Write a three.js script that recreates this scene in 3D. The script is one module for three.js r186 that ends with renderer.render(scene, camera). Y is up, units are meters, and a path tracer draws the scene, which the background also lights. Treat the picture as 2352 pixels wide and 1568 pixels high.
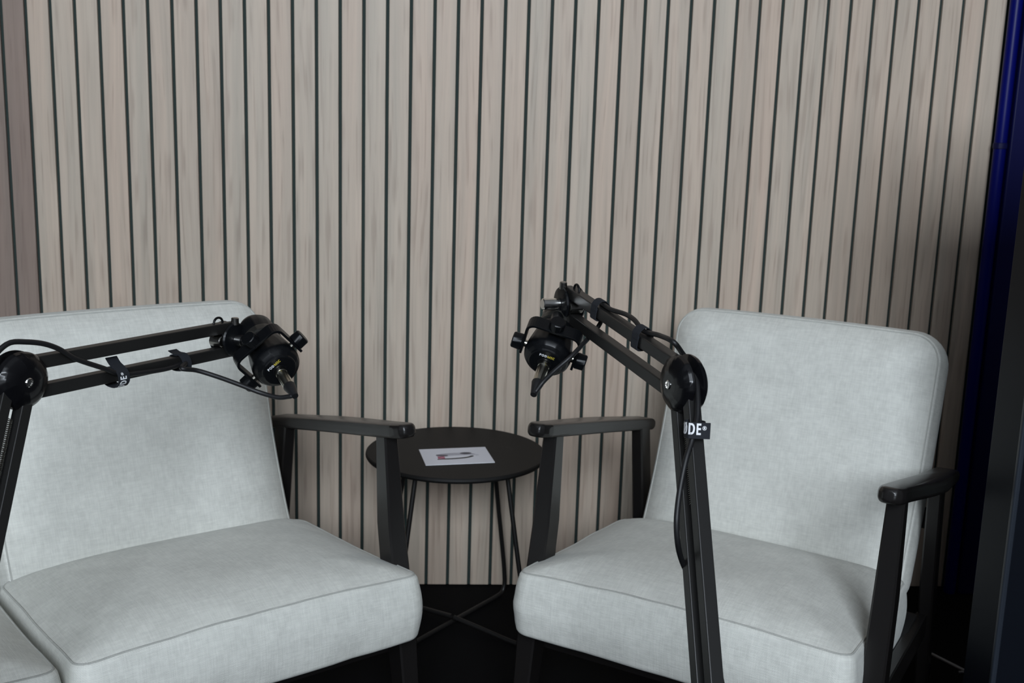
import * as THREE from 'three';
import { RoundedBoxGeometry } from 'three/addons/geometries/RoundedBoxGeometry.js';
import { mergeGeometries, mergeVertices, toCreasedNormals } from 'three/addons/utils/BufferGeometryUtils.js';
import { RectAreaLightUniformsLib } from 'three/addons/lights/RectAreaLightUniformsLib.js';
import { FontLoader } from 'three/addons/loaders/FontLoader.js';
import { TextGeometry } from 'three/addons/geometries/TextGeometry.js';

// ---------------------------------------------------------------- camera
const scene = new THREE.Scene();
const camera = new THREE.PerspectiveCamera(34.82, 2352 / 1568, 0.05, 60);
camera.matrixAutoUpdate = true;
camera.position.set(0, 1.1, 0);
camera.quaternion.setFromRotationMatrix(new THREE.Matrix4().makeBasis(
  new THREE.Vector3(0.997838, 0.030039, 0.058455),
  new THREE.Vector3(-0.018191, 0.980922, -0.193548),
  new THREE.Vector3(-0.063154, 0.192067, 0.979348)));
camera.focus = 1.5; camera.userData.fStop = 9;
// ---------------------------------------------------------------- sky, light, exposure
scene.background = new THREE.Color(0.75, 0.88, 1.0);
RectAreaLightUniformsLib.init();
const WIN = { x0: -1.0, x1: 1.0, y0: 1.9, y1: 3.7, z: 3.4 };   // the window behind the camera
const daylight = new THREE.RectAreaLight(0xeaf4ff, 21, WIN.x1 - WIN.x0, WIN.y1 - WIN.y0);
daylight.position.set((WIN.x0 + WIN.x1) / 2, (WIN.y0 + WIN.y1) / 2, WIN.z - 0.02);
daylight.lookAt((WIN.x0 + WIN.x1) / 2, (WIN.y0 + WIN.y1) / 2, -3);
scene.add(daylight);
const renderer = new THREE.WebGLRenderer({ antialias: true });
renderer.toneMapping = THREE.LinearToneMapping;
renderer.toneMappingExposure = 1.12;
renderer.shadowMap.enabled = true;

// ---------------------------------------------------------------- helpers
let seed = 20240611;
const rnd = () => { seed = (seed * 1664525 + 1013904223) >>> 0; return seed / 4294967296; };
const V = (x, y, z) => new THREE.Vector3(x, y, z);
const A3 = (a) => V(a[0], a[1], a[2]);
const used = {};
function numbered(n) { const k = used[n] = (used[n] ?? -1) + 1; return k ? n + '_' + String(k).padStart(3, '0') : n; }
function tag(o, label, category, group) { o.userData.label = label; o.userData.category = category; if (group) o.userData.group = group; return o; }
function thing(name, label, category, pos, rotY = 0, group) {
  const g = new THREE.Group(); g.name = numbered(name); g.position.copy(pos); g.rotation.y = rotY; scene.add(g);
  return tag(g, label, category, group);
}
function part(name, geometry, material, parent, label) {
  const m = new THREE.Mesh(geometry, material); m.name = parent === scene ? numbered(name) : name;
  m.castShadow = m.receiveShadow = true; if (label) m.userData.label = label; parent.add(m); return m;
}
function structure(name, geometry, material) { const m = part(name, geometry, material, scene); m.userData.kind = 'structure'; return m; }
const box = (w, h, d, x = 0, y = 0, z = 0) => new THREE.BoxGeometry(w, h, d).translate(x, y, z);
const rbox = (w, h, d, r, x = 0, y = 0, z = 0, s = 2) => new RoundedBoxGeometry(w, h, d, s, r).translate(x, y, z);
function merge(list) { return mergeGeometries(list.map((g) => { const q = g.index ? g.toNonIndexed() : g; for (const k of Object.keys(q.attributes)) if (!['position', 'normal', 'uv'].includes(k)) q.deleteAttribute(k); return q; })); }
function basis(g, x, y, z, o) { return g.applyMatrix4(new THREE.Matrix4().makeBasis(x, y, z).setPosition(o)); }
// cylinder (or any lathe profile running along +y from 0) placed from a towards direction d
function along(g, a, d) { return g.applyQuaternion(new THREE.Quaternion().setFromUnitVectors(V(0, 1, 0), d.clone().normalize())).translate(a.x, a.y, a.z); }
function rod(a, b, r0, r1 = r0, n = 24, bev = 0.0012) {
  const L = a.distanceTo(b), e = Math.min(bev, L / 4, r0 / 2);
  const p = [[0, 0], [r0 - e, 0], [r0, e], [r1, L - e], [r1 - e, L], [0, L]].map((q) => new THREE.Vector2(...q));
  return along(toCreasedNormals(new THREE.LatheGeometry(p, n), 0.6), a, b.clone().sub(a));
}
function lathe(profile, n = 48, crease = 0.5) { return toCreasedNormals(new THREE.LatheGeometry(profile.map((q) => new THREE.Vector2(Math.max(q[0], 1e-5), q[1])), n), crease); }
function tube(points, r, seg = 120, n = 12, closed = false) { return new THREE.TubeGeometry(new THREE.CatmullRomCurve3(points, closed, 'centripetal'), seg, r, n, closed); }
const shifted = (g, base) => g.translate(-base.x, -base.y, -base.z);

// tileable value noise
function noiseGrid(n, s) { const a = new Float32Array(n * n); let t = s; for (let i = 0; i < a.length; i++) { t = (t * 1664525 + 1013904223) >>> 0; a[i] = t / 4294967296; } return a; }
const NG = noiseGrid(256, 77);
function vnoise(x, y, px = 256, py = 256) {
  const xi = Math.floor(x), yi = Math.floor(y), fx = x - xi, fy = y - yi;
  const ux = fx * fx * (3 - 2 * fx), uy = fy * fy * (3 - 2 * fy);
  const m = (v, p) => ((v % p) + p) % p;
  const g = (i, j) => NG[(m(j, py) & 255) * 256 + (m(i, px) & 255)];
  return (g(xi, yi) * (1 - ux) + g(xi + 1, yi) * ux) * (1 - uy) + (g(xi, yi + 1) * (1 - ux) + g(xi + 1, yi + 1) * ux) * uy;
}
function texture(w, h, fn, srgb) {
  const d = new Uint8Array(w * h * 4);
  for (let y = 0; y < h; y++) for (let x = 0; x < w; x++) {
    const c = fn(x, y), i = (y * w + x) * 4;
    for (let k = 0; k < 3; k++) d[i + k] = Math.max(0, Math.min(255, Math.round(c[k] * 255)));
    d[i + 3] = 255;
  }
  const t = new THREE.DataTexture(d, w, h); t.magFilter = THREE.LinearFilter; t.minFilter = THREE.LinearMipmapLinearFilter; t.generateMipmaps = true;
  t.wrapS = t.wrapT = THREE.RepeatWrapping; if (srgb) t.colorSpace = THREE.SRGBColorSpace; t.needsUpdate = true; return t;
}

// ---------------------------------------------------------------- materials
const std = (o) => new THREE.MeshStandardMaterial(o);
// linen-like upholstery: 0.4 m tile
const FT = 1024;
function fabricValue(x, y) {
  const wx = Math.sin(x * Math.PI * 2 / 4), wy = Math.sin(y * Math.PI * 2 / 4);
  const weave = (((x >> 2) + (y >> 2)) & 1) ? wx : wy;
  const slubH = vnoise(x / 42, y / 3.2, Math.floor(FT / 42), 256), slubV = vnoise(x / 3.2 + 31, y / 42 + 17, 256, Math.floor(FT / 42));
  const cloud = vnoise(x / 64, y / 64, 16, 16), mid = vnoise(x / 16 + 5, y / 16, 64, 64);
  return { weave, slubH, slubV, cloud, mid };
}
const fabricMap = texture(FT, FT, (x, y) => {
  const f = fabricValue(x, y);
  let t = 1 + 0.042 * (f.slubH - 0.5) + 0.042 * (f.slubV - 0.5) + 0.04 * (f.cloud - 0.5) + 0.04 * (f.mid - 0.5) + 0.015 * f.weave;
  if (f.slubH > 0.93) t -= 0.03; if (f.slubV > 0.93) t -= 0.03;
  return [0.832 * t, 0.833 * t, 0.805 * t];
}, true);
const fabricBump = texture(FT, FT, (x, y) => { const f = fabricValue(x, y); const t = 0.5 + 0.2 * f.weave + 0.25 * (f.slubH - 0.5) + 0.25 * (f.slubV - 0.5); return [t, t, t]; });
fabricMap.repeat.set(2.5, 2.5); fabricBump.repeat.set(2.5, 2.5);
const fabric = new THREE.MeshPhysicalMaterial({ map: fabricMap, bumpMap: fabricBump, bumpScale: 0.0006, roughness: 0.95, sheen: 0.25, sheenRoughness: 0.6, sheenColor: new THREE.Color(0.75, 0.82, 0.85) });
// printed oak laminate: sixteen board columns of 64 px, 2048 px tall for 2.6 m
const BOARDS = 16;
const tone = Array.from({ length: BOARDS }, () => rnd());
const woodMap = texture(1024, 2048, (x, y) => {
  const b = x >> 6, u = x & 63, o = b * 37.7;
  const wob = (vnoise(o + 3, y / 190, 256, 256) - 0.5) * 22;
  const grain = vnoise((u + wob) / 5.5 + o, y / 75 + o), fine = vnoise((u + wob * 1.2) / 1.6 + o * 2, y / 40 + o * 3), broad = vnoise((u + wob) / 22 + o, y / 200 + o * 1.7);
  const spot = vnoise((u + wob) / 6 + o * 1.3, y / 48 + o * 5), patch = vnoise(o * 3.1 + 9, y / 330 + o), fleck = vnoise((u + wob) / 2.6 + o * 7, y / 30 + o * 2);
  let t = 1.0 + 0.055 * (grain - 0.5) + 0.022 * (fine - 0.5) + 0.075 * (broad - 0.5) + 0.035 * (tone[b] - 0.5);
  let br = spot > 0.62 ? (spot - 0.62) * 0.9 : 0; if (fleck > 0.8) br += (fleck - 0.8) * 0.7;
  t -= br * 0.30;
  const warm = 0.6 * patch + 0.35 * tone[b] + 0.35 * (broad - 0.5) + 0.9 * br;
  return [0.750 * t * (1 + 0.01 * warm), 0.703 * t * (1 - 0.045 * warm), 0.640 * t * (1 - 0.06 * warm)];
}, true);
const wood = std({ map: woodMap, roughness: 0.55 });
const woodShaded = std({ map: woodMap, color: new THREE.Color(0.52, 0.485, 0.50), roughness: 0.55 });   // left-end boards, the shade at the wall edge painted into the colour
const felt = std({ color: new THREE.Color(0.026, 0.040, 0.036), roughness: 0.95 });
const blackWood = std({ color: new THREE.Color(0.010, 0.0088, 0.0085), roughness: 0.28 });
const blackMetal = std({ color: new THREE.Color(0.012, 0.0115, 0.011), roughness: 0.42, metalness: 0.0 });
const gloss = new THREE.MeshPhysicalMaterial({ color: new THREE.Color(0.004, 0.004, 0.005), roughness: 0.30, specularIntensity: 0.5, clearcoat: 0.28, clearcoatRoughness: 0.10 });
const satin = new THREE.MeshPhysicalMaterial({ color: new THREE.Color(0.0035, 0.004, 0.005), roughness: 0.36, specularIntensity: 0.55 });
const rubber = std({ color: new THREE.Color(0.007, 0.007, 0.008), roughness: 0.5 });
const strapCloth = std({ color: new THREE.Color(0.009, 0.011, 0.016), roughness: 0.85 });
const chrome = std({ color: new THREE.Color(0.75, 0.74, 0.71), roughness: 0.16, metalness: 1 });
const nickel = std({ color: new THREE.Color(0.55, 0.53, 0.46), roughness: 0.22, metalness: 1 });
const darkChrome = std({ color: new THREE.Color(0.30, 0.29, 0.27), roughness: 0.25, metalness: 1 });
const white = std({ color: new THREE.Color(0.85, 0.86, 0.88), roughness: 0.6 });
const yellow = std({ color: new THREE.Color(0.62, 0.5, 0.06), roughness: 0.6 });
const tableTopMap = texture(512, 512, (x, y) => {
  const n = vnoise(x / 3, y / 3) * 0.012 + vnoise(x / 60, y / 60) * 0.012, dx = (x - 385) / 26, dy = (y - 275) / 26, r = Math.hypot(dx, dy), a = Math.atan2(dy, dx);
  const ring = Math.exp(-((r - 1) ** 2) * 26) * (0.02 + 0.03 * Math.max(0, Math.sin(a * 1.5 + 1))) ;
  const t = 0.070 + n + ring; return [t, t * 0.97, t * 0.95];
}, true);
const tableTop = new THREE.MeshPhysicalMaterial({ map: tableTopMap, roughness: 0.6, specularIntensity: 0.5 });
const floorMat = new THREE.MeshPhysicalMaterial({ color: new THREE.Color(0.0026, 0.0026, 0.0030), roughness: 0.85, specularIntensity: 0.25 });
const darkWall = std({ color: new THREE.Color(0.02, 0.02, 0.022), roughness: 0.8 });
const greyWall = std({ color: new THREE.Color(0.10, 0.10, 0.103), roughness: 0.9 });
const whiteWall = std({ color: new THREE.Color(0.5, 0.5, 0.5), roughness: 0.9 });
const blue = new THREE.MeshPhysicalMaterial({ color: new THREE.Color(0.001, 0.003, 0.105), roughness: 0.35, specularIntensity: 0.35 });
const navy = new THREE.MeshPhysicalMaterial({ color: new THREE.Color(0.004, 0.005, 0.05), roughness: 0.45, specularIntensity: 0.4 });
const doorMat = new THREE.MeshPhysicalMaterial({ color: new THREE.Color(0.0036, 0.0050, 0.0085), roughness: 0.5, specularIntensity: 0.28 });
const highlightMat = std({ color: new THREE.Color(0.018, 0.023, 0.032), roughness: 0.4 });
const stripMat = std({ color: new THREE.Color(0.35, 0.35, 0.36), roughness: 0.45, metalness: 0.3 });

// ---------------------------------------------------------------- room
const X0 = -2.75, X1 = 2.6, ZB = -2.7, ZF = 3.6, H = 4.0;
structure('floor', box(X1 - X0, 0.12, ZF - ZB, (X0 + X1) / 2, -0.06, (ZF + ZB) / 2), floorMat);
structure('ceiling', box(X1 - X0, 0.12, ZF - ZB, (X0 + X1) / 2, H + 0.06, (ZF + ZB) / 2), whiteWall);
structure('wall_left', box(0.12, H, ZF - ZB, X0 - 0.06, H / 2, (ZF + ZB) / 2), greyWall);
structure('wall_right', box(0.12, H, ZF - ZB, X1 + 0.06, H / 2, (ZF + ZB) / 2), greyWall);
{ // front wall behind the camera, with the window opening
  const z = (WIN.z + ZF) / 2, d = ZF - WIN.z, cx = (WIN.x0 + WIN.x1) / 2;
  structure('wall_front', merge([
    box(X1 - X0, WIN.y0, d, (X0 + X1) / 2, WIN.y0 / 2, z), box(X1 - X0, H - WIN.y1, d, (X0 + X1) / 2, (H + WIN.y1) / 2, z),
    box(WIN.x0 - X0, WIN.y1 - WIN.y0, d, (WIN.x0 + X0) / 2, (WIN.y0 + WIN.y1) / 2, z), box(X1 - WIN.x1, WIN.y1 - WIN.y0, d, (X1 + WIN.x1) / 2, (WIN.y0 + WIN.y1) / 2, z)]), greyWall);
  const frame = structure('window_1', merge([
    box(WIN.x1 - WIN.x0, 0.05, 0.05, cx, WIN.y0 + 0.025, ZF - 0.03), box(WIN.x1 - WIN.x0, 0.05, 0.05, cx, WIN.y1 - 0.025, ZF - 0.03),
    ...[0, 1 / 3, 2 / 3, 1].map((t) => box(0.05, WIN.y1 - WIN.y0, 0.05, WIN.x0 + 0.025 + t * (WIN.x1 - WIN.x0 - 0.05), (WIN.y0 + WIN.y1) / 2, ZF - 0.03))]), blackMetal);
  part('glass_pane', box(WIN.x1 - WIN.x0 - 0.05, WIN.y1 - WIN.y0 - 0.05, 0.004, cx, (WIN.y0 + WIN.y1) / 2, ZF - 0.03), new THREE.MeshPhysicalMaterial({ transmission: 1, thickness: 0, roughness: 0.02, color: 0xffffff }), frame);
}
// back wall: felt board with vertical laminate slats
const PART_H = 1.28;
const ZW = -2.5, PITCH = 0.05188, SX0 = -0.9648, SLATH = 3.9;
const wallBack = structure('wall_back', box(X1 - X0, H, 0.18, (X0 + X1) / 2, H / 2, ZW - 0.008 - 0.09), felt);
{
  const w = PITCH - 0.0073, geos = [];
  for (let k = 0; k < BOARDS; k++) {
    const g = new RoundedBoxGeometry(w, SLATH, 0.008, 1, 0.0012), p = g.attributes.position, uv = g.attributes.uv;
    for (let i = 0; i < p.count; i++) uv.setXY(i, (k + 0.04 + 0.92 * (p.getX(i) / w + 0.5)) / BOARDS, (p.getY(i) + SLATH / 2) / SLATH * 0.98 + 0.01);
    geos.push(g);
  }
  let last = -1;
  for (let i = -8; i < 43; i++) {
    let k; do { k = Math.floor(rnd() * BOARDS); } while (k === last); last = k;
    const m = part('slat', geos[k], i < 1 ? woodShaded : wood, wallBack);
    m.position.set(SX0 + (i + 0.5) * PITCH, SLATH / 2 + 0.002, ZW - 0.004);
    if (rnd() < 0.5) { m.rotation.z = Math.PI; }
  }
}
// unseen block added left of the slat wall to shade its end boards
structure('shade_block_1', rbox(0.26, H, 0.60, 0.004, -1.152, H / 2, ZW + 0.30), darkWall);
// blue steel column in the right corner
structure('trim_2', rbox(0.048, H, 0.09, 0.004, 1.309, H / 2, -2.50), navy);
structure('trim_3', box(0.5, H, 0.12, 1.585, H / 2, -2.53), darkWall);
{
  const p = thing('pipe', 'glossy blue painted vertical pipe with coupling in the corner beside the slat wall', 'pipe', V(1.2695, 0, -2.472));
  part('tube', new THREE.CylinderGeometry(0.0140, 0.0140, H, 32).translate(0, H / 2, 0), blue, p);
  part('coupling', lathe([[0.0140, -0.007], [0.0158, -0.006], [0.0162, 0], [0.0158, 0.006], [0.0140, 0.007]], 32).translate(0, 1.094, 0), navy, p);
}
// dark partition screen at the right, near the camera
{
  const h = PART_H, d = thing('partition_screen', 'dark blue-grey partition screen with a painted corner highlight at the right picture edge', 'partition', V(0.8625, 0, -1.56));
  part('panel', rbox(0.80, h, 0.086, 0.003, 0.400, h / 2, 0), doorMat, d);
  part('edge_highlight', rbox(0.0090, h - 0.004, 0.0090, 0.003, 0.0040, h / 2, 0.0400), highlightMat, d, 'paler strip painting the corner highlight');  // highlight on the rounded front corner, put in as a paler strip
}
{ // little metal strip lying on the floor
  const a = V(1.0765, 0, -2.143), b = V(1.135, 0, -2.03), g = thing('floor_strip', 'thin light grey metal strip lying on dark floor between armchair and partition', 'strip', a);
  const d = b.clone().sub(a), L = d.length(), th = Math.atan2(-d.z, d.x);
  const sh = new THREE.Shape(); sh.moveTo(0, -0.0025); sh.lineTo(L, -0.0025); sh.lineTo(L, 0.0025); sh.lineTo(0, 0.0025); sh.closePath();
  part('bar', new THREE.ExtrudeGeometry(sh, { depth: 0.003, bevelSize: 0.0006, bevelThickness: 0.0006, bevelSegments: 1 }).rotateX(-Math.PI / 2).translate(0, 0.0008, 0).rotateY(th), stripMat, g);
  part('hook', rbox(0.010, 0.004, 0.005, 0.001, 0.0275, 0.0028, 0.083), stripMat, g);
}

// ---------------------------------------------------------------- upholstery
function outline(hw, hd, R, inset, nc = 8, ne = 14) {
  const a = hw - inset, b = hd - inset, r = Math.max(R - inset, 0.004), pts = [];
  const cs = [[a - r, b - r, 0], [-(a - r), b - r, 1], [-(a - r), -(b - r), 2], [a - r, -(b - r), 3]];
  for (let q = 0; q < 4; q++) {
    const [cx, cz, k] = cs[q], nx = cs[(q + 1) % 4];
    for (let i = 0; i <= nc; i++) { const t = (k + i / nc) * Math.PI / 2; pts.push([cx + r * Math.cos(t), cz + r * Math.sin(t)]); }
    const e = pts[pts.length - 1], t2 = nx[2] * Math.PI / 2, f = [nx[0] + r * Math.cos(t2), nx[1] + r * Math.sin(t2)];
    for (let i = 1; i < ne; i++) pts.push([e[0] + (f[0] - e[0]) * i / ne, e[1] + (f[1] - e[1]) * i / ne]);
  }
  return pts;
}
// cushion lying in xz with its seamed panel on top (+y); returns { body, seam }
function cushion({ hw, hd, R, h, crown, pow = 3, rb = 0.02, rt = 0.010, side = 0.006, warp }) {
  const ringPts = (inset, y) => outline(hw, hd, R, inset).map(([x, z]) => [x, y, z]);
  const sideRows = [];
  sideRows.push(ringPts(rb + 0.05, 0));
  for (let j = 0; j <= 4; j++) { const t = j / 4 * Math.PI / 2; sideRows.push(ringPts(rb * (1 - Math.sin(t)), rb * (1 - Math.cos(t)))); }
  for (let j = 1; j <= 7; j++) { const t = j / 8; sideRows.push(ringPts(-side * Math.sin(Math.PI * t), rb + (h - rt - rb) * t)); }
  for (let j = 0; j <= 3; j++) { const t = j / 3 * Math.PI / 2.6; sideRows.push(ringPts(rt * (1 - Math.cos(t)), h - rt + rt * Math.sin(t) / Math.sin(Math.PI / 2.6))); }
  const seamInset = rt * (1 - Math.cos(Math.PI / 2.6));
  const seam = ringPts(seamInset, h), n = seam.length, capRows = [];
  for (const k of [0, 0.012, 0.03, 0.055, 0.09, 0.14, 0.2, 0.28, 0.37, 0.47, 0.58, 0.7, 0.82, 0.93]) capRows.push(seam.map(([x, , z]) => [x * (1 - k), h + crown * (1 - Math.pow(1 - k, pow)), z * (1 - k)]));
  const pos = [], uv = [], idx = [];
  const w = (p) => { const q = warp ? warp(...p) : p; return q; };
  const strip = (rows, uvOf) => {
    const s = pos.length / 3;
    rows.forEach((row, j) => { for (let i = 0; i <= n; i++) { const p = row[i % n]; pos.push(...w(p)); uv.push(...uvOf(p, i, j)); } });
    for (let j = 0; j < rows.length - 1; j++) for (let i = 0; i < n; i++) { const a = s + j * (n + 1) + i, b = a + n + 1; idx.push(a, b, a + 1, b, b + 1, a + 1); }
    return s;
  };
  const per = [0]; for (let i = 1; i <= n; i++) { const a = seam[i - 1], b = seam[i % n]; per.push(per[i - 1] + Math.hypot(a[0] - b[0], a[2] - b[2])); }
  strip(sideRows, (p, i) => [per[i] + 0.13, p[1] + 0.07]);
  const cs = strip(capRows, (p) => [p[0], -p[2]]);
  const c = pos.length / 3; pos.push(...w([0, h + crown, 0])); uv.push(0, 0);
  const lastRow = cs + (capRows.length - 1) * (n + 1);
  for (let i = 0; i < n; i++) idx.push(lastRow + i, c, lastRow + i + 1);
  const cb = pos.length / 3; pos.push(...w([0, 0, 0])); uv.push(0, 0);
  for (let i = 0; i < n; i++) idx.push(i + 1, cb, i);
  const g = new THREE.BufferGeometry();
  g.setAttribute('position', new THREE.Float32BufferAttribute(pos, 3)); g.setAttribute('uv', new THREE.Float32BufferAttribute(uv, 2)); g.setIndex(idx); g.computeVertexNormals();
  // close the side's shading where first and last column meet
  const nr = g.attributes.normal;
  for (const [s, rows] of [[0, sideRows.length], [cs, capRows.length]]) for (let j = 0; j < rows; j++) {
    const a = s + j * (n + 1), b = a + n, v = V(nr.getX(a) + nr.getX(b), nr.getY(a) + nr.getY(b), nr.getZ(a) + nr.getZ(b)).normalize();
    nr.setXYZ(a, v.x, v.y, v.z); nr.setXYZ(b, v.x, v.y, v.z);
  }
  const piping = tube(seam.map((p) => A3(w(p))), 0.0016, 220, 8, true);
  return { body: g, piping };
}
// chamfered rectangular post through stations [x, y, z, w, d]
function post(st, bev = 0.003) {
  const pos = [], idx = [], m = 8;
  for (const [x, y, z, w, d] of st) {
    const a = w / 2, b = d / 2, e = bev;
    for (const [px, pz] of [[a, -b + e], [a, b - e], [a - e, b], [-a + e, b], [-a, b - e], [-a, -b + e], [-a + e, -b], [a - e, -b]]) pos.push(x + px, y, z + pz);
  }
  for (let j = 0; j < st.length - 1; j++) for (let i = 0; i < m; i++) { const a = j * m + i, b = j * m + (i + 1) % m; idx.push(a, b, a + m, b, b + m, a + m); }
  for (let i = 1; i < m - 1; i++) { idx.push(0, i, i + 1); const t = (st.length - 1) * m; idx.push(t, t + i + 1, t + i); }
  const down = st[0][1] > st[st.length - 1][1];
  if (!down) for (let i = 0; i < idx.length; i += 3) { const t = idx[i]; idx[i] = idx[i + 1]; idx[i + 1] = t; }
  const g = new THREE.BufferGeometry(); g.setAttribute('position', new THREE.Float32BufferAttribute(pos, 3)); g.setIndex(idx);
  const q = toCreasedNormals(g, 0.35); q.setAttribute('uv', new THREE.Float32BufferAttribute(new Float32Array(q.attributes.position.count * 2), 2)); return q;
}
function armrest(s) { // s = +1 right, -1 left; tip in front, sloping down to the back
  const sh = new THREE.Shape();
  const P = [[-0.019, 0.004], [-0.012, 0.018], [0, 0.022], [0.012, 0.018], [0.019, 0.004]];
  sh.moveTo(-0.014, -0.02); sh.bezierCurveTo(-0.015, 0.006, -0.010, 0.014, 0, 0.014); sh.bezierCurveTo(0.010, 0.014, 0.015, 0.006, 0.014, -0.02);
  sh.bezierCurveTo(0.018, -0.10, 0.034, -0.18, 0.034, -0.30); sh.lineTo(0.024, -0.49); sh.lineTo(-0.006, -0.49); sh.lineTo(-0.006, -0.30); sh.bezierCurveTo(-0.008, -0.18, -0.014, -0.10, -0.014, -0.02);
  const g = new THREE.ExtrudeGeometry(sh, { depth: 0.004, bevelEnabled: true, bevelSize: 0.007, bevelThickness: 0.010, bevelSegments: 7, curveSegments: 14 });
  g.translate(0, 0, -0.002).rotateX(Math.PI / 2);
  const q = toCreasedNormals(g.scale(s, 1, 1), 0.5);
  if (s < 0) { const p = q.attributes.position.array, nn = q.attributes.normal.array; for (let i = 0; i < p.length; i += 9) for (let k = 0; k < 3; k++) { let t = p[i + k]; p[i + k] = p[i + 3 + k]; p[i + 3 + k] = t; } q.computeVertexNormals(); const r = toCreasedNormals(q, 0.5); return r.rotateX(-0.197).translate(0.300 * s, 0.596, 0); }
  return q.rotateX(-0.197).translate(0.300 * s, 0.596, 0);
}
const wrinkle = (x, y, z, a) => a * (vnoise(x * 14 + 40, z * 14 + y * 9 + 70) - 0.5);
function seatCushion(folds) {
  return cushion({ hw: 0.283, hd: 0.220, R: 0.030, h: 0.109, crown: 0.033, pow: 3.8, rb: 0.009, rt: 0.009, side: 0.005, warp: (x, y, z) => {
    const k = y / 0.112, fz = (z + 0.220) / 0.44, mx = 1 - (x / 0.288) ** 2;
    let Y = y + 0.010 * k * mx * (0.35 + 0.65 * fz) + wrinkle(x, y, z, 0.003) * k - 0.009 * k * k * k * Math.pow(Math.abs(x) / 0.288, 6) * (1 - fz ** 4);
    let Z = z;
    if (z > 0.18) { // front face: belly and a few horizontal folds towards the ends
      Z += 0.006 * Math.sin(Math.PI * Math.min(1, k)) + wrinkle(x * 1.5, y * 2, 3, 0.004);
      const e = Math.max(0, -x / 0.288 - 0.25) * folds;
      if (k > 0.1 && k < 0.9) Z -= e * 0.0035 * (0.5 + 0.5 * Math.sin(k * 19 + x * 14)) * Math.sin(Math.PI * k);
    }
    return [x, Y, Z];
  } });
}
function backCushion() {
  return cushion({ hw: 0.263, hd: 0.258, R: 0.055, h: 0.10, crown: 0.052, pow: 5, rb: 0.03, rt: 0.010, side: 0.008, warp: (x, y, z) => {
    const k = y / 0.10;
    return [x * (1 - 0.012 * (z / 0.258)), y + wrinkle(x, 2, z, 0.004) * k - 0.013 * (1 - (z / 0.2) ** 2), z - 0.004 * (1 - (x / 0.26) ** 2) * (z < -0.2 ? 1 : 0)];
  } });
}
const SEAT_A = seatCushion(1), BACK = backCushion();
function addSeat(parent, x, vb, yb, dx) {
  const s = part('seat_cushion', SEAT_A.body, fabric, parent); s.position.set(x + dx, 0.2395, -0.140); s.rotation.x = -0.066;
  part('piping', SEAT_A.piping, fabric, s);
  const b = part('back_cushion', BACK.body, fabric, parent), th = 1.209; // front face leans back
  b.rotation.x = th; b.position.set(x, yb, vb).addScaledVector(V(0, Math.cos(th), Math.sin(th)), -0.10);
  part('piping', BACK.piping, fabric, b);
}
function addFrame(parent, xl, xr, mids) {
  for (const [x, s] of [[xr, 1], [xl, -1]]) {
    part('armrest', armrest(s).translate(x - 0.300 * s, 0, 0), blackWood, parent);
    part('front_leg', post([[x, 0.590, -0.055, 0.026, 0.031], [x, 0.42, -0.037, 0.033, 0.043], [x, 0.23, 0.0, 0.036, 0.048], [x, 0, 0.040, 0.026, 0.032]]), blackWood, parent);
    part('rear_leg', post([[x, 0.512, -0.440, 0.024, 0.044], [x, 0.28, -0.475, 0.026, 0.046], [x, 0, -0.545, 0.022, 0.030]]), blackWood, parent);
    part('side_rail', rbox(0.020, 0.046, 0.47, 0.003, 0, 0, 0).rotateX(-0.06).translate(x - 0.006 * s, 0.219, -0.24), blackWood, parent);
  }
  const cx = (xl + xr) / 2, w = xr - xl;
  part('front_rail', rbox(w - 0.01, 0.045, 0.022, 0.003, cx, 0.212, -0.03), blackWood, parent);
  part('rear_rail', rbox(w - 0.01, 0.045, 0.022, 0.003, cx, 0.205, -0.455), blackWood, parent);
  part('back_frame', merge([rbox(w - 0.30, 0.04, 0.018, 0.003, 0, 0, 0).rotateX(-0.36).translate(cx, 0.60, -0.585), rbox(w - 0.03, 0.04, 0.018, 0.003, 0, 0, 0).rotateX(-0.36).translate(cx, 0.40, -0.515),
    ...[xl + 0.16, xr - 0.16].map((x) => rbox(0.024, 0.40, 0.018, 0.003, 0, 0, 0).rotateX(-0.36).translate(x, 0.44, -0.545))]), blackWood, parent);
  part('seat_deck', box(w - 0.02, 0.006, 0.40, cx, 0.2325, -0.24), rubber, parent);
  for (const m of mids) part('middle_leg', post([[m, 0.20, -0.02, 0.03, 0.04], [m, 0, 0.02, 0.022, 0.028]]), blackWood, parent);
}
{
  const c = thing('armchair', 'pale grey linen armchair with black wooden arms standing in the right corner', 'armchair', V(0.4066, 0, -1.6314), -33.7 * Math.PI / 180);
  addSeat(c, 0, -0.474, 0.500, -0.006); addFrame(c, -0.288, 0.295, []);
  const s = thing('sofa', 'pale grey two-seat sofa with black wooden arm left of the side table', 'sofa', V(-0.3027, 0, -1.610), 34.5 * Math.PI / 180);
  addSeat(s, 0, -0.421, 0.506, 0.005); addSeat(s, -0.574, -0.421, 0.506, -0.001); addFrame(s, -0.862, 0.290, [-0.286]);
}

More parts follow.
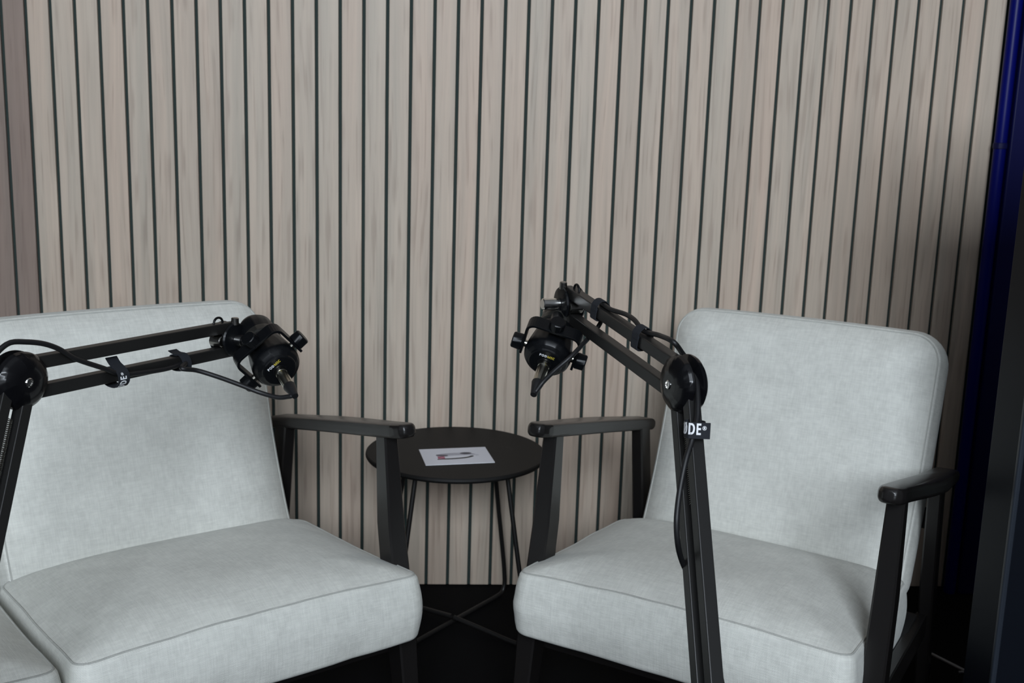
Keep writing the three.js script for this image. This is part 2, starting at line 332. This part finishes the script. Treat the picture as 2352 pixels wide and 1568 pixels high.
// ---------------------------------------------------------------- side table
const TC = V(0.033, 0, -2.292), TY = 0.405;
{
  const t = thing('side_table', 'low round black side table on crossed rod legs between sofa and armchair', 'table', TC);
  const top = lathe([[0, -0.013], [0.188, -0.013], [0.1945, -0.0105], [0.197, -0.006], [0.196, -0.002], [0.194, 0], [0, 0]], 96, 0.4).translate(0, TY, 0);
  const p = top.attributes.position, uv = top.attributes.uv; for (let i = 0; i < p.count; i++) uv.setXY(i, p.getX(i) / 0.4 + 0.5, 0.5 - p.getZ(i) / 0.4);
  part('tabletop', top, tableTop, t);
  const R = 0.0052, base = 0.0055;
  for (let q = 0; q < 4; q++) {
    const a = -Math.PI / 4 * 1.145 + q * Math.PI / 2, d = V(Math.cos(a), 0, Math.sin(a)), n = V(-d.z, 0, d.x);
    const foot = d.clone().multiplyScalar(0.200).setY(base), topP = d.clone().multiplyScalar(0.135).setY(TY - 0.012), hip = d.clone().multiplyScalar(0.198).setY(0.06);
    const c = d.clone().multiplyScalar(0.004).setY(base + (q % 2 ? 0.0105 : 0));
    part('leg', tube([topP, topP.clone().lerp(hip, 0.5), hip, d.clone().multiplyScalar(0.200).setY(0.025), d.clone().multiplyScalar(0.192).setY(0.009), d.clone().multiplyScalar(0.175).setY(base + 0.0005), d.clone().multiplyScalar(0.09).setY((base + c.y) / 2), c], R, 90, 10), blackMetal, t);
  }
}
{ // printed card on the table
  const cv = document.createElement('canvas'); cv.width = 512; cv.height = 384; const k = cv.getContext('2d');
  k.fillStyle = '#dfe0e8'; k.fillRect(0, 0, 512, 384);
  k.fillStyle = '#a9a9b4'; k.beginPath(); k.ellipse(250, 160, 140, 38, 0, 0, 7); k.fill();
  k.fillStyle = '#c9cad4'; k.beginPath(); k.ellipse(270, 190, 160, 44, 0, 0, 7); k.fill();
  k.strokeStyle = '#8d8d98'; k.lineWidth = 12; k.beginPath(); k.moveTo(110, 150); k.bezierCurveTo(190, 170, 290, 165, 400, 165); k.stroke();
  k.fillStyle = '#5a5560'; k.beginPath(); k.ellipse(150, 175, 46, 20, 0.2, 0, 7); k.fill();
  k.fillStyle = '#3c3c48'; k.beginPath(); k.ellipse(336, 138, 44, 22, 0.05, 0, 7); k.fill();
  k.fillStyle = '#e6e7ee'; k.beginPath(); k.ellipse(285, 212, 120, 20, -0.04, 0, 7); k.fill();
  k.strokeStyle = '#23262c'; k.lineWidth = 26; k.lineCap = 'round'; k.beginPath(); k.moveTo(130, 258); k.bezierCurveTo(210, 264, 330, 262, 372, 214); k.stroke();
  k.fillStyle = '#a85a70'; k.fillRect(112, 196, 52, 60); k.fillStyle = '#4d3d48'; k.fillRect(104, 250, 62, 22);
  k.strokeStyle = '#cf92a2'; k.lineWidth = 10; k.beginPath(); k.moveTo(118, 246); k.lineTo(160, 216); k.stroke();
  const tx = new THREE.CanvasTexture(cv); tx.colorSpace = THREE.SRGBColorSpace;
  const a = V(-0.049, 0, -2.3208), b = V(0.098, 0, -2.3469), d = V(-0.0317, 0, -2.2079), sc = 0.695 / 0.703;
  const y = TY + 0.0006, ctr = a.clone().add(b).add(d).add(b.clone().add(d).sub(a)).multiplyScalar(0.25 * sc).setY(y);
  const card = thing('printed_card', 'white card printed with a dark blurred picture lying on the round table', 'card', ctr);
  const ex = b.clone().sub(a).multiplyScalar(0.5 * sc), ez = d.clone().sub(a).multiplyScalar(0.5 * sc), pos = [], uvs = [];
  const top = [[-1, -1], [1, -1], [1, 1], [-1, 1]].map(([i, j]) => ex.clone().multiplyScalar(i).addScaledVector(ez, j));
  const g = new THREE.BufferGeometry();
  for (const i of [0, 3, 1, 1, 3, 2]) { pos.push(top[i].x, 0.0006, top[i].z); uvs.push(i === 1 || i === 2 ? 1 : 0, i < 2 ? 1 : 0); }
  g.setAttribute('position', new THREE.Float32BufferAttribute(pos, 3)); g.setAttribute('uv', new THREE.Float32BufferAttribute(uvs, 2)); g.computeVertexNormals();
  part('print', g, std({ map: tx, roughness: 0.55 }), card);
  const sh = new THREE.Shape(top.map((p) => new THREE.Vector2(p.x, -p.z)));
  part('paper', new THREE.ExtrudeGeometry(sh, { depth: 0.0011, bevelEnabled: false }).rotateX(-Math.PI / 2).translate(0, -0.0006, 0), white, card);
}

// ---------------------------------------------------------------- lettering
const bold = await new FontLoader().loadAsync('fonts/droid/droid_sans_bold.typeface.json');
function letters(text, size, depth = 0.0003) { const g = new TextGeometry(text, { font: bold, size, depth, height: depth, curveSegments: 4, bevelEnabled: false }); g.computeBoundingBox(); return g; }

// ---------------------------------------------------------------- microphone booms
function boom(label, E, M, nc, b, lowerLen) {
  // E, M: centres of the camera-side discs; nc: hinge axis towards the camera side; b: direction of the lower arm
  const mid = E.clone().addScaledVector(nc, -0.0095), end = M.clone().addScaledVector(nc, -0.013), foot = mid.clone().addScaledVector(b, lowerLen), base = V(foot.x, 0, foot.z);
  const g = thing('boom_arm', label, 'boom arm', base, 0, undefined), add = (n, geo, mat, p = g, l) => part(n, shifted(geo, base), mat, p, l);
  const bar = (p, q, off, w, h, n) => { const a = q.clone().sub(p), L = a.length(); a.normalize(); const up = V().crossVectors(n, a).normalize(); if (up.y < 0) up.negate(); const c = p.clone().lerp(q, 0.5).addScaledVector(up, off); return basis(rbox(L, h, w, 0.0016), a, up, V().crossVectors(a, up), c); };
  const fa = end.clone().sub(mid).normalize(), wf = V().crossVectors(nc, fa).normalize(); if (wf.y < 0) wf.negate();
  const wl = V().crossVectors(nc, b).normalize(); if (wl.z < 0) wl.negate();
  add('forearm_bar', bar(mid.clone().addScaledVector(fa, 0.018), end, 0.0185, 0.016, 0.0165, nc), blackMetal);
  add('forearm_bar', bar(mid.clone().addScaledVector(fa, 0.018), end, -0.0185, 0.016, 0.0165, nc), blackMetal);
  const lb = (o, w) => { const a = b, c = mid.clone().addScaledVector(b, lowerLen / 2 + 0.01).addScaledVector(wl, o); return basis(rbox(lowerLen - 0.02, 0.015, w, 0.0016), a, wl, V().crossVectors(a, wl), c); };
  add('lower_bar', lb(0.0155, 0.017), blackMetal); add('lower_bar', lb(-0.0155, 0.017), blackMetal);
  { // spring between the lower bars
    const pts = [], N = 40; for (let i = 0; i <= N * 8; i++) { const t = i / 8 * Math.PI * 2; pts.push(mid.clone().addScaledVector(b, 0.05 + 0.10 * i / (N * 8)).addScaledVector(wl, 0.0042 * Math.cos(t)).addScaledVector(nc, 0.0042 * Math.sin(t))); }
    add('spring', new THREE.TubeGeometry(new THREE.CatmullRomCurve3(pts), N * 10, 0.0007, 5), darkChrome);
  }
  // elbow: two domed discs on a hub
  const dome = [[0, 0.0125], [0.010, 0.0122], [0.020, 0.0105], [0.029, 0.0070], [0.0345, 0.0025], [0.0362, -0.001], [0.0362, -0.0035], [0.034, -0.005], [0, -0.005]].reverse();
  for (const s of [1, -1]) {
    const d = add('elbow_disc', along(lathe(dome, 56, 0.7), mid.clone().addScaledVector(nc, s * 0.0095), nc.clone().multiplyScalar(s)), gloss);
    const o = mid.clone().addScaledVector(nc, s * 0.0212), r = lathe([[0, 0], [0.0056, 0], [0.0058, 0.0012], [0.0048, 0.0022], [0.0035, 0.0024], [0.0030, 0.0008], [0, 0.0008]], 24, 0.5);
    add('screw', along(r, o, nc.clone().multiplyScalar(s)), chrome, d, 'chrome screw');
  }
  add('hub', along(lathe([[0, -0.009], [0.019, -0.009], [0.019, 0.009], [0, 0.009]], 32), mid, nc), satin);
  // head joint
  const head = [[0, 0.0045], [0.018, 0.0045], [0.0245, 0.0025], [0.0262, 0], [0.0245, -0.003], [0, -0.0035]].reverse();
  const hd = add('head_disc', along(lathe(head, 44, 0.6), M.clone(), nc), satin);
  add('screw', along(lathe([[0, 0], [0.0052, 0], [0.0048, 0.0022], [0.0022, 0.0026], [0.002, 0.001], [0, 0.001]], 6, 0.3), M.clone().addScaledVector(nc, 0.0045), nc), chrome, hd, 'chrome screw');
  add('head_disc', along(lathe(head, 44, 0.6), M.clone().addScaledVector(nc, -0.026), nc.clone().negate()), satin);
  add('head_plate', basis(rbox(0.030, 0.052, 0.014, 0.004), fa, wf, V().crossVectors(fa, wf), end.clone().addScaledVector(fa, -0.004)), satin);
  add('spacer', rod(end.clone().addScaledVector(fa, -0.024).addScaledVector(nc, -0.010), end.clone().addScaledVector(fa, -0.024).addScaledVector(nc, 0.011), 0.0085), darkChrome, g, 'dark chrome spacer');
  add('barrel', rod(M.clone().addScaledVector(nc, 0.004), M.clone().addScaledVector(nc, 0.032), 0.0088), chrome, g, 'chrome swivel barrel');
  add('thumb_screw', rod(M.clone().addScaledVector(wf, 0.022), M.clone().addScaledVector(wf, 0.034), 0.0058), darkChrome, g, 'small dark chrome screw');
  { // cable clip on the end of the upper bar
    const o = end.clone().addScaledVector(fa, -0.022).addScaledVector(wf, 0.0265), q = (t, r) => o.clone().addScaledVector(fa, r * Math.cos(t)).addScaledVector(wf, 0.9 * r * Math.sin(t));
    add('cable_clip', tube([0, 0.2, 0.4, 0.6, 0.8, 1].map((t) => q(Math.PI * t, 0.0095)), 0.0018, 24, 8), satin);
  }
  // swivel and floor pole below the picture
  add('swivel', rod(foot.clone().add(V(0, 0.02, 0)), foot.clone().add(V(0, -0.035, 0)), 0.021), satin);
  add('pole', rod(foot.clone().add(V(0, -0.03, 0)), V(foot.x, 0.015, foot.z), 0.0125), blackMetal);
  add('base_plate', lathe([[0, 0], [0.12, 0], [0.125, 0.004], [0.12, 0.012], [0.03, 0.018], [0, 0.018]], 48).translate(base.x, 0, base.z), blackMetal);
  return { fa, wf, wl, mid, end };
}
const EL = V(-0.5119, 0.7788, -1.3288), ML = V(-0.3147, 0.7731, -1.641), NL = V(0.8454, 0, 0.5341).normalize();
const ER = V(0.2860, 0.7995, -1.2805), MR = V(0.1782, 0.8417, -1.6226), NR = V(-0.9481, 0, 0.3180).normalize();
const BL = V(-0.03, -0.828, 0.56).normalize(), BR = V(0.0163, -0.8546, 0.519).normalize();
const LB = boom('black boom arm in front of the sofa, reaching right from picture edge', EL, ML, NL, BL, 0.41);
const RB = boom('black boom arm in front of the armchair, its forearm rising to the left', ER, MR, NR, BR, 0.41);

// ---------------------------------------------------------------- microphones
function microphone(label, K, m, k, joint) {
  // m: axis towards the plug; k: axis through the knobs; y: towards the yoke's bridge
  m = m.clone().normalize(); k = k.clone().addScaledVector(m, -k.dot(m)).normalize();
  const y = V().crossVectors(m, k).normalize(); if (y.dot(joint.clone().sub(K)) < 0) { y.negate(); k.negate(); }
  const g = thing('microphone', label, 'microphone', K);
  const put = (geo) => geo.applyMatrix4(new THREE.Matrix4().makeBasis(k, y, V().crossVectors(k, y)));
  const ms = Math.sign(V().crossVectors(k, y).dot(m)); // +1 when local z runs along m
  const L = (geo) => put(ms > 0 ? geo : geo.rotateY(Math.PI));   // geo built with +z = m
  const zl = (prof, n = 56, c = 0.45) => lathe(prof, n, c).rotateX(Math.PI / 2);
  part('body', L(zl([[0, -0.050], [0.0255, -0.050], [0.0275, -0.046], [0.0300, -0.030], [0.0335, -0.010], [0.0352, 0.002], [0.0356, 0.009], [0.0345, 0.015], [0.0310, 0.0205], [0.0262, 0.0235], [0.0252, 0.0258], [0.0235, 0.0268], [0, 0.0270]])), satin, g);
  part('knurled_ring', L(zl([[0.0255, -0.062], [0.0290, -0.061], [0.0295, -0.056], [0.0290, -0.050], [0.0255, -0.049]], 64)), std({ color: new THREE.Color(0.07, 0.068, 0.062), roughness: 0.4, metalness: 0.8 }), g, 'knurled metal ring');
  const gr = L(zl([[0, -0.108], [0.012, -0.1065], [0.022, -0.100], [0.0275, -0.090], [0.0285, -0.075], [0.0275, -0.062], [0, -0.062]])); part('grille', gr, satin, g);
  for (const s of [-1, 1]) {
    part('knob', put(rod(V(s * 0.0415, 0, 0), V(s * 0.0575, 0, 0), 0.0125, 0.0120, 32, 0.0016)), satin, g);
    part('pivot', put(rod(V(s * 0.030, 0, 0), V(s * 0.0415, 0, 0), 0.0055)), nickel, g, 'small metal pivot pin');
  }
  { // flat U-shaped yoke
    const o = [], i = [], arc = (R, n, out) => { for (let j = 0; j <= n; j++) { const t = Math.PI - j / n * Math.PI / 2; out.push([-0.0415 + 0.014 + R * Math.cos(t), 0.0500 - 0.014 + R * Math.sin(t)]); } };
    o.push([-0.0415, -0.012]); arc(0.014, 6, o); o.push(...o.slice().reverse().map(([a, b]) => [-a, b]));
    i.push([-0.0387, -0.012]); arc(0.0112, 6, i); i.push(...i.slice().reverse().map(([a, b]) => [-a, b])); i.reverse();
    const sh = new THREE.Shape([...o, ...i].map((p) => new THREE.Vector2(...p)));
    part('yoke', put(new THREE.ExtrudeGeometry(sh, { depth: 0.021, bevelEnabled: true, bevelSize: 0.0005, bevelThickness: 0.0006, bevelSegments: 2 }).translate(0, 0, -0.0105)), satin, g);
    const top = y.clone().multiplyScalar(0.0495), jt = joint.clone().sub(K);
    part('mount', merge([rod(top, top.clone().addScaledVector(y, 0.014), 0.0115), rod(top.clone().addScaledVector(y, 0.006), jt, 0.0100)]), satin, g);
  }
  { // lettering across the rear cap, above the plug
    const size = 0.0042, a = letters('POD', size), c = letters('MIC', size), wa = a.boundingBox.max.x, wc = c.boundingBox.max.x, gap = 0.0006, w = wa + gap + wc;
    // on the cap: reading direction along the knobs' axis, up towards the yoke
    const rd = k.clone(), up = y.clone(), out = V().crossVectors(rd, up); if (out.dot(m) < 0) { rd.negate(); out.negate(); }
    for (const [geo, x, mat] of [[a, -w / 2, white], [c, -w / 2 + wa + gap, yellow]]) part('lettering', geo.translate(x, 0.0125, 0).applyMatrix4(new THREE.Matrix4().makeBasis(rd, up, m).setPosition(m.clone().multiplyScalar(0.0269))), mat, g);
  }
  part('socket', L(zl([[0.0088, 0.0265], [0.0112, 0.0270], [0.0112, 0.0285], [0.0088, 0.029]], 32)), satin, g);
  return { m, k, y };
}
const KL = V(-0.2508, 0.7496, -1.6016), KR = V(0.1575, 0.7765, -1.5806);
const mL = microphone('black broadcast microphone on the left boom, hanging before the sofa back', KL, V(0.4436, -0.3598, 0.8208), V(-0.7452, -0.6574, 0.1115), ML.clone().addScaledVector(NL, 0.022));
const mR = microphone('black broadcast microphone on the right boom, hanging above the side table', KR, V(-0.2916, -0.5186, 0.8037), V(0.9468, -0.2756, 0.1661), MR.clone().addScaledVector(NR, 0.006).addScaledVector(RB.wf, -0.020));

// ---------------------------------------------------------------- cables with plugs
const cableR = 0.0034;
function cable(label, K, m, pts) {
  const s0 = K.clone().addScaledVector(m, 0.0255), s1 = K.clone().addScaledVector(m, 0.068), s2 = K.clone().addScaledVector(m, 0.094), Q = pts.map((p) => p.isVector3 ? p : A3(p)), d = Q[0].clone().sub(s2).normalize(), P = [s2.clone().addScaledVector(m, -0.008), s2.clone().addScaledVector(m, -0.001).addScaledVector(d, 0.002), s2.clone().addScaledVector(m, -0.0005).addScaledVector(d, 0.010), ...Q];
  const g = thing('microphone_cable', label, 'cable', s0), add = (n, geo, mat, l) => part(n, shifted(geo, s0), mat, g, l);
  add('cord', tube(P, cableR, 320, 12), rubber);
  add('plug_shell', along(lathe([[0, 0], [0.0082, 0], [0.0086, 0.001], [0.0086, 0.010], [0.0080, 0.0105], [0.0080, 0.0125], [0.0086, 0.013], [0.0084, 0.042], [0, 0.0425]], 36), s0, m), nickel, 'shiny metal plug shell');
  add('plug_boot', along(lathe([[0, 0], [0.0088, 0], [0.0090, 0.002], [0.0066, 0.014], [0.0052, 0.022], [0.0046, 0.026], [0, 0.027]], 32), s1, m), rubber, 'black rubber boot');
}
const onL = (t, u, v) => LB.mid.clone().lerp(LB.end, t).addScaledVector(NL, u).addScaledVector(LB.wf, v), onR = (t, u, v) => RB.mid.clone().lerp(RB.end, t).addScaledVector(NR, u).addScaledVector(RB.wf, v);
cable('black cable leaving the left microphone and running along the left boom', KL, mL.m, [[-0.2330,0.7115,-1.5320],[-0.2605,0.7161,-1.5400],[-0.2870,0.7269,-1.5382],[-0.3194,0.7404,-1.5328],[-0.3483,0.7509,-1.5265],[-0.3640,0.7560,-1.5120], onL(0.72, 0.0125, -0.0195), onL(0.63, 0.0130, -0.0220), onL(0.50, 0.0130, -0.0200), onL(0.40, 0.0130, -0.0160), onL(0.33, 0.0140, -0.0040),[-0.4700,0.7955,-1.3899],[-0.4808,0.8117,-1.3682],[-0.4926,0.8216,-1.3505],[-0.5065,0.8272,-1.3321],[-0.5190,0.8293,-1.3160],[-0.5275,0.8218,-1.3016],[-0.5330,0.8105,-1.2910],[-0.5340,0.7898,-1.2780],[-0.5320,0.7553,-1.2560],[-0.5300,0.7156,-1.2260],[-0.535,0.62,-1.165],[-0.54,0.52,-1.10],[-0.55,0.40,-1.07],[-0.56,0.18,-1.10],[-0.60,0.03,-1.14],[-0.70,0.006,-1.10],[-0.95,0.006,-0.95]]);
cable('black cable leaving the right microphone and running along the right boom', KR, mR.m, [[0.1430,0.7440,-1.5130],[0.1604,0.7629,-1.5113],[0.1818,0.7819,-1.5137],[0.2026,0.7975,-1.5358],[0.2196,0.8082,-1.5624],[0.2278,0.8170,-1.5686],[0.2320,0.8274,-1.5653],onR(0.75, -0.012, 0.0185), onR(0.70, -0.002, 0.0300), onR(0.62, -0.001, 0.0305), onR(0.50, -0.005, 0.0350), onR(0.42, -0.003, 0.0360), onR(0.33, -0.001, 0.0310), onR(0.22, -0.003, 0.0370), onR(0.10, -0.001, 0.0410),[0.3034,0.8257,-1.3306],[0.3055,0.8209,-1.2887],[0.3058,0.8078,-1.2627],[0.3038,0.7888,-1.2417],[0.3008,0.7715,-1.2262],[0.2961,0.7610,-1.2163],[0.2912,0.7473,-1.2088],[0.2841,0.7320,-1.1981],[0.2775,0.7092,-1.1869],[0.2729,0.6861,-1.1776],[0.2702,0.6633,-1.1682],[0.2733,0.6371,-1.1680],[0.2831,0.6099,-1.1824],[0.3022,0.5732,-1.2046],[0.3150,0.5372,-1.1865],[0.3182,0.5134,-1.1459],[0.3224,0.4868,-1.1149],[0.33,0.40,-1.08],[0.335,0.18,-1.08],[0.36,0.03,-1.05],[0.45,0.006,-0.98],[0.62,0.006,-0.85]]);

// ---------------------------------------------------------------- hook-and-loop straps
// a band along axis ax, wrapped round the closed path of [u, v] in the plane (eu, ev) about o; open end continues as a tail
function strap(label, o, eu, ev, path, width, text) {
  const ax = V().crossVectors(eu, ev).normalize(), pts = path.map(([u, v]) => o.clone().addScaledVector(eu, u).addScaledVector(ev, v));
  const curve = new THREE.CatmullRomCurve3(pts, false, 'centripetal'), N = 72, T = 0.0011, pos = [], idx = [], fr = [];
  for (let i = 0; i <= N; i++) {
    const p = curve.getPointAt(i / N), t = curve.getTangentAt(i / N), n = V().crossVectors(t, ax).normalize(); fr.push([p, t, n]);
    for (const [a, d] of [[-1, T / 2], [1, T / 2], [1, -T / 2], [-1, -T / 2]]) { const q = p.clone().addScaledVector(ax, a * width / 2).addScaledVector(n, d); pos.push(q.x - o.x, q.y - o.y, q.z - o.z); }
  }
  for (let i = 0; i < N; i++) for (let j = 0; j < 4; j++) { const a = i * 4 + j, b = i * 4 + (j + 1) % 4; idx.push(a, b, a + 4, b, b + 4, a + 4); }
  idx.push(0, 2, 1, 0, 3, 2); const e = N * 4; idx.push(e, e + 1, e + 2, e, e + 2, e + 3);
  const q = new THREE.BufferGeometry(); q.setAttribute('position', new THREE.Float32BufferAttribute(pos, 3)); q.setIndex(idx);
  const geo = toCreasedNormals(q, 0.6); geo.setAttribute('uv', new THREE.Float32BufferAttribute(new Float32Array(geo.attributes.position.count * 2), 2));
  const g = thing('cable_strap', label, 'cable strap', o);
  part('band', geo, strapCloth, g);
  if (text) { // print that follows the band: at = arc fraction of the text's start, dir = +1 along the path
    const Lc = curve.getLength(), sq = 0.68, tg = [letters(text.word, text.size, 0.0002).scale(sq, 1, 1), letters('\u00ae', text.size * 0.36, 0.0002)]; tg[0].computeBoundingBox();
    const w = tg[0].boundingBox.max.x; tg[1].translate(w + text.size * 0.10, text.size * 0.42, 0);
    tg.forEach((tq) => { const p = tq.attributes.position; for (let i = 0; i < p.count; i++) {
      const s = Math.min(1, Math.max(0, (text.end + w) / Lc + text.dir * p.getX(i) / Lc)), c = curve.getPointAt(s), t = curve.getTangentAt(s), n = V().crossVectors(t, ax).normalize().multiplyScalar(text.out);
      c.addScaledVector(n, T / 2 + 0.0001 + p.getZ(i)).addScaledVector(ax, text.up * (p.getY(i) - text.size * 0.36)).sub(o); p.setXYZ(i, c.x, c.y, c.z); }
      const f = text.dir * text.up * text.out; const gq = tq.index ? tq.toNonIndexed() : tq; gq.computeVertexNormals(); part('print', gq, white, g, 'white lettering'); });
  }
  return g;
}
{
  const { fa, wf } = LB, barAt = (t) => LB.mid.clone().lerp(LB.end, t).addScaledVector(wf, -0.0185);
  // nc points to the camera, wf up; bar half sizes 0.008 x 0.0083
  strap('black cable strap with white lettering on the left boom, nearest its elbow', barAt(0.40), NL, wf, [[-0.004, 0.024], [0.0035, 0.016], [0.011, 0.0115], [0.019, 0.004], [0.020, -0.006], [0.014, -0.0135], [0.004, -0.0145], [-0.007, -0.0115], [-0.0105, -0.006], [-0.0105, 0.006], [-0.006, 0.0105], [0.003, 0.0115], [0.0085, 0.0100]], 0.019,
    { word: 'R\u00d8DE', size: 0.0105, end: 0.034, dir: -1, up: 1, out: -1 });
  strap('plain black cable strap at the middle of the left boom forearm', barAt(0.72), NL, wf, [[-0.012, 0.0150], [-0.004, 0.0120], [0.008, 0.0110], [0.0150, 0.005], [0.0175, -0.003], [0.0160, -0.0095], [0.008, -0.0120], [-0.006, -0.0110], [-0.0100, -0.006], [-0.0100, 0.006], [-0.006, 0.0098], [0.005, 0.0100]], 0.016);
}
{
  const { fa, wf } = RB, barAt = (t) => RB.mid.clone().lerp(RB.end, t).addScaledVector(wf, 0.0185);
  const loop = [[0.009, 0.0070], [0.0105, -0.003], [0.0095, -0.0105], [0, -0.0112], [-0.0105, -0.0095], [-0.011, 0], [-0.0105, 0.0100], [-0.003, 0.0170], [0.004, 0.0165], [0.0095, 0.0100], [0.0105, 0.002]];
  strap('plain black cable strap on the right boom, nearest its microphone', barAt(0.70), NR, wf, loop, 0.017);
  strap('black cable strap halfway along the right boom forearm, loop around bulging cable', barAt(0.33), NR, wf, loop.map(([u, v]) => [u * 1.04, v * 1.08]), 0.017);
  // label strap below the elbow: lies across the lower bars, facing the camera
  const ex = V(0.995, -0.02, 0.08).normalize(), ez = V(-0.09, 0.16, 0.98); ez.addScaledVector(ex, -ez.dot(ex)).normalize();
  const o = V(0.2970, 0.7600, -1.2175);
  strap('black cable strap with large white lettering just below the right elbow', o, ex, ez, [[0.016, 0.0085], [0.008, 0.0100], [-0.004, 0.0110], [-0.0095, 0.0085], [-0.0120, 0.002], [-0.0115, -0.008], [-0.008, -0.020], [0.002, -0.022], [0.0105, -0.018], [0.0120, -0.006], [0.0095, 0.004], [0.006, 0.0080]].map(([u, v]) => [u, v + 0.0]), 0.019,
    { word: 'R\u00d8DE', size: 0.0135, end: 0.0115, dir: -1, up: -1, out: 1 });
}

renderer.render(scene, camera);
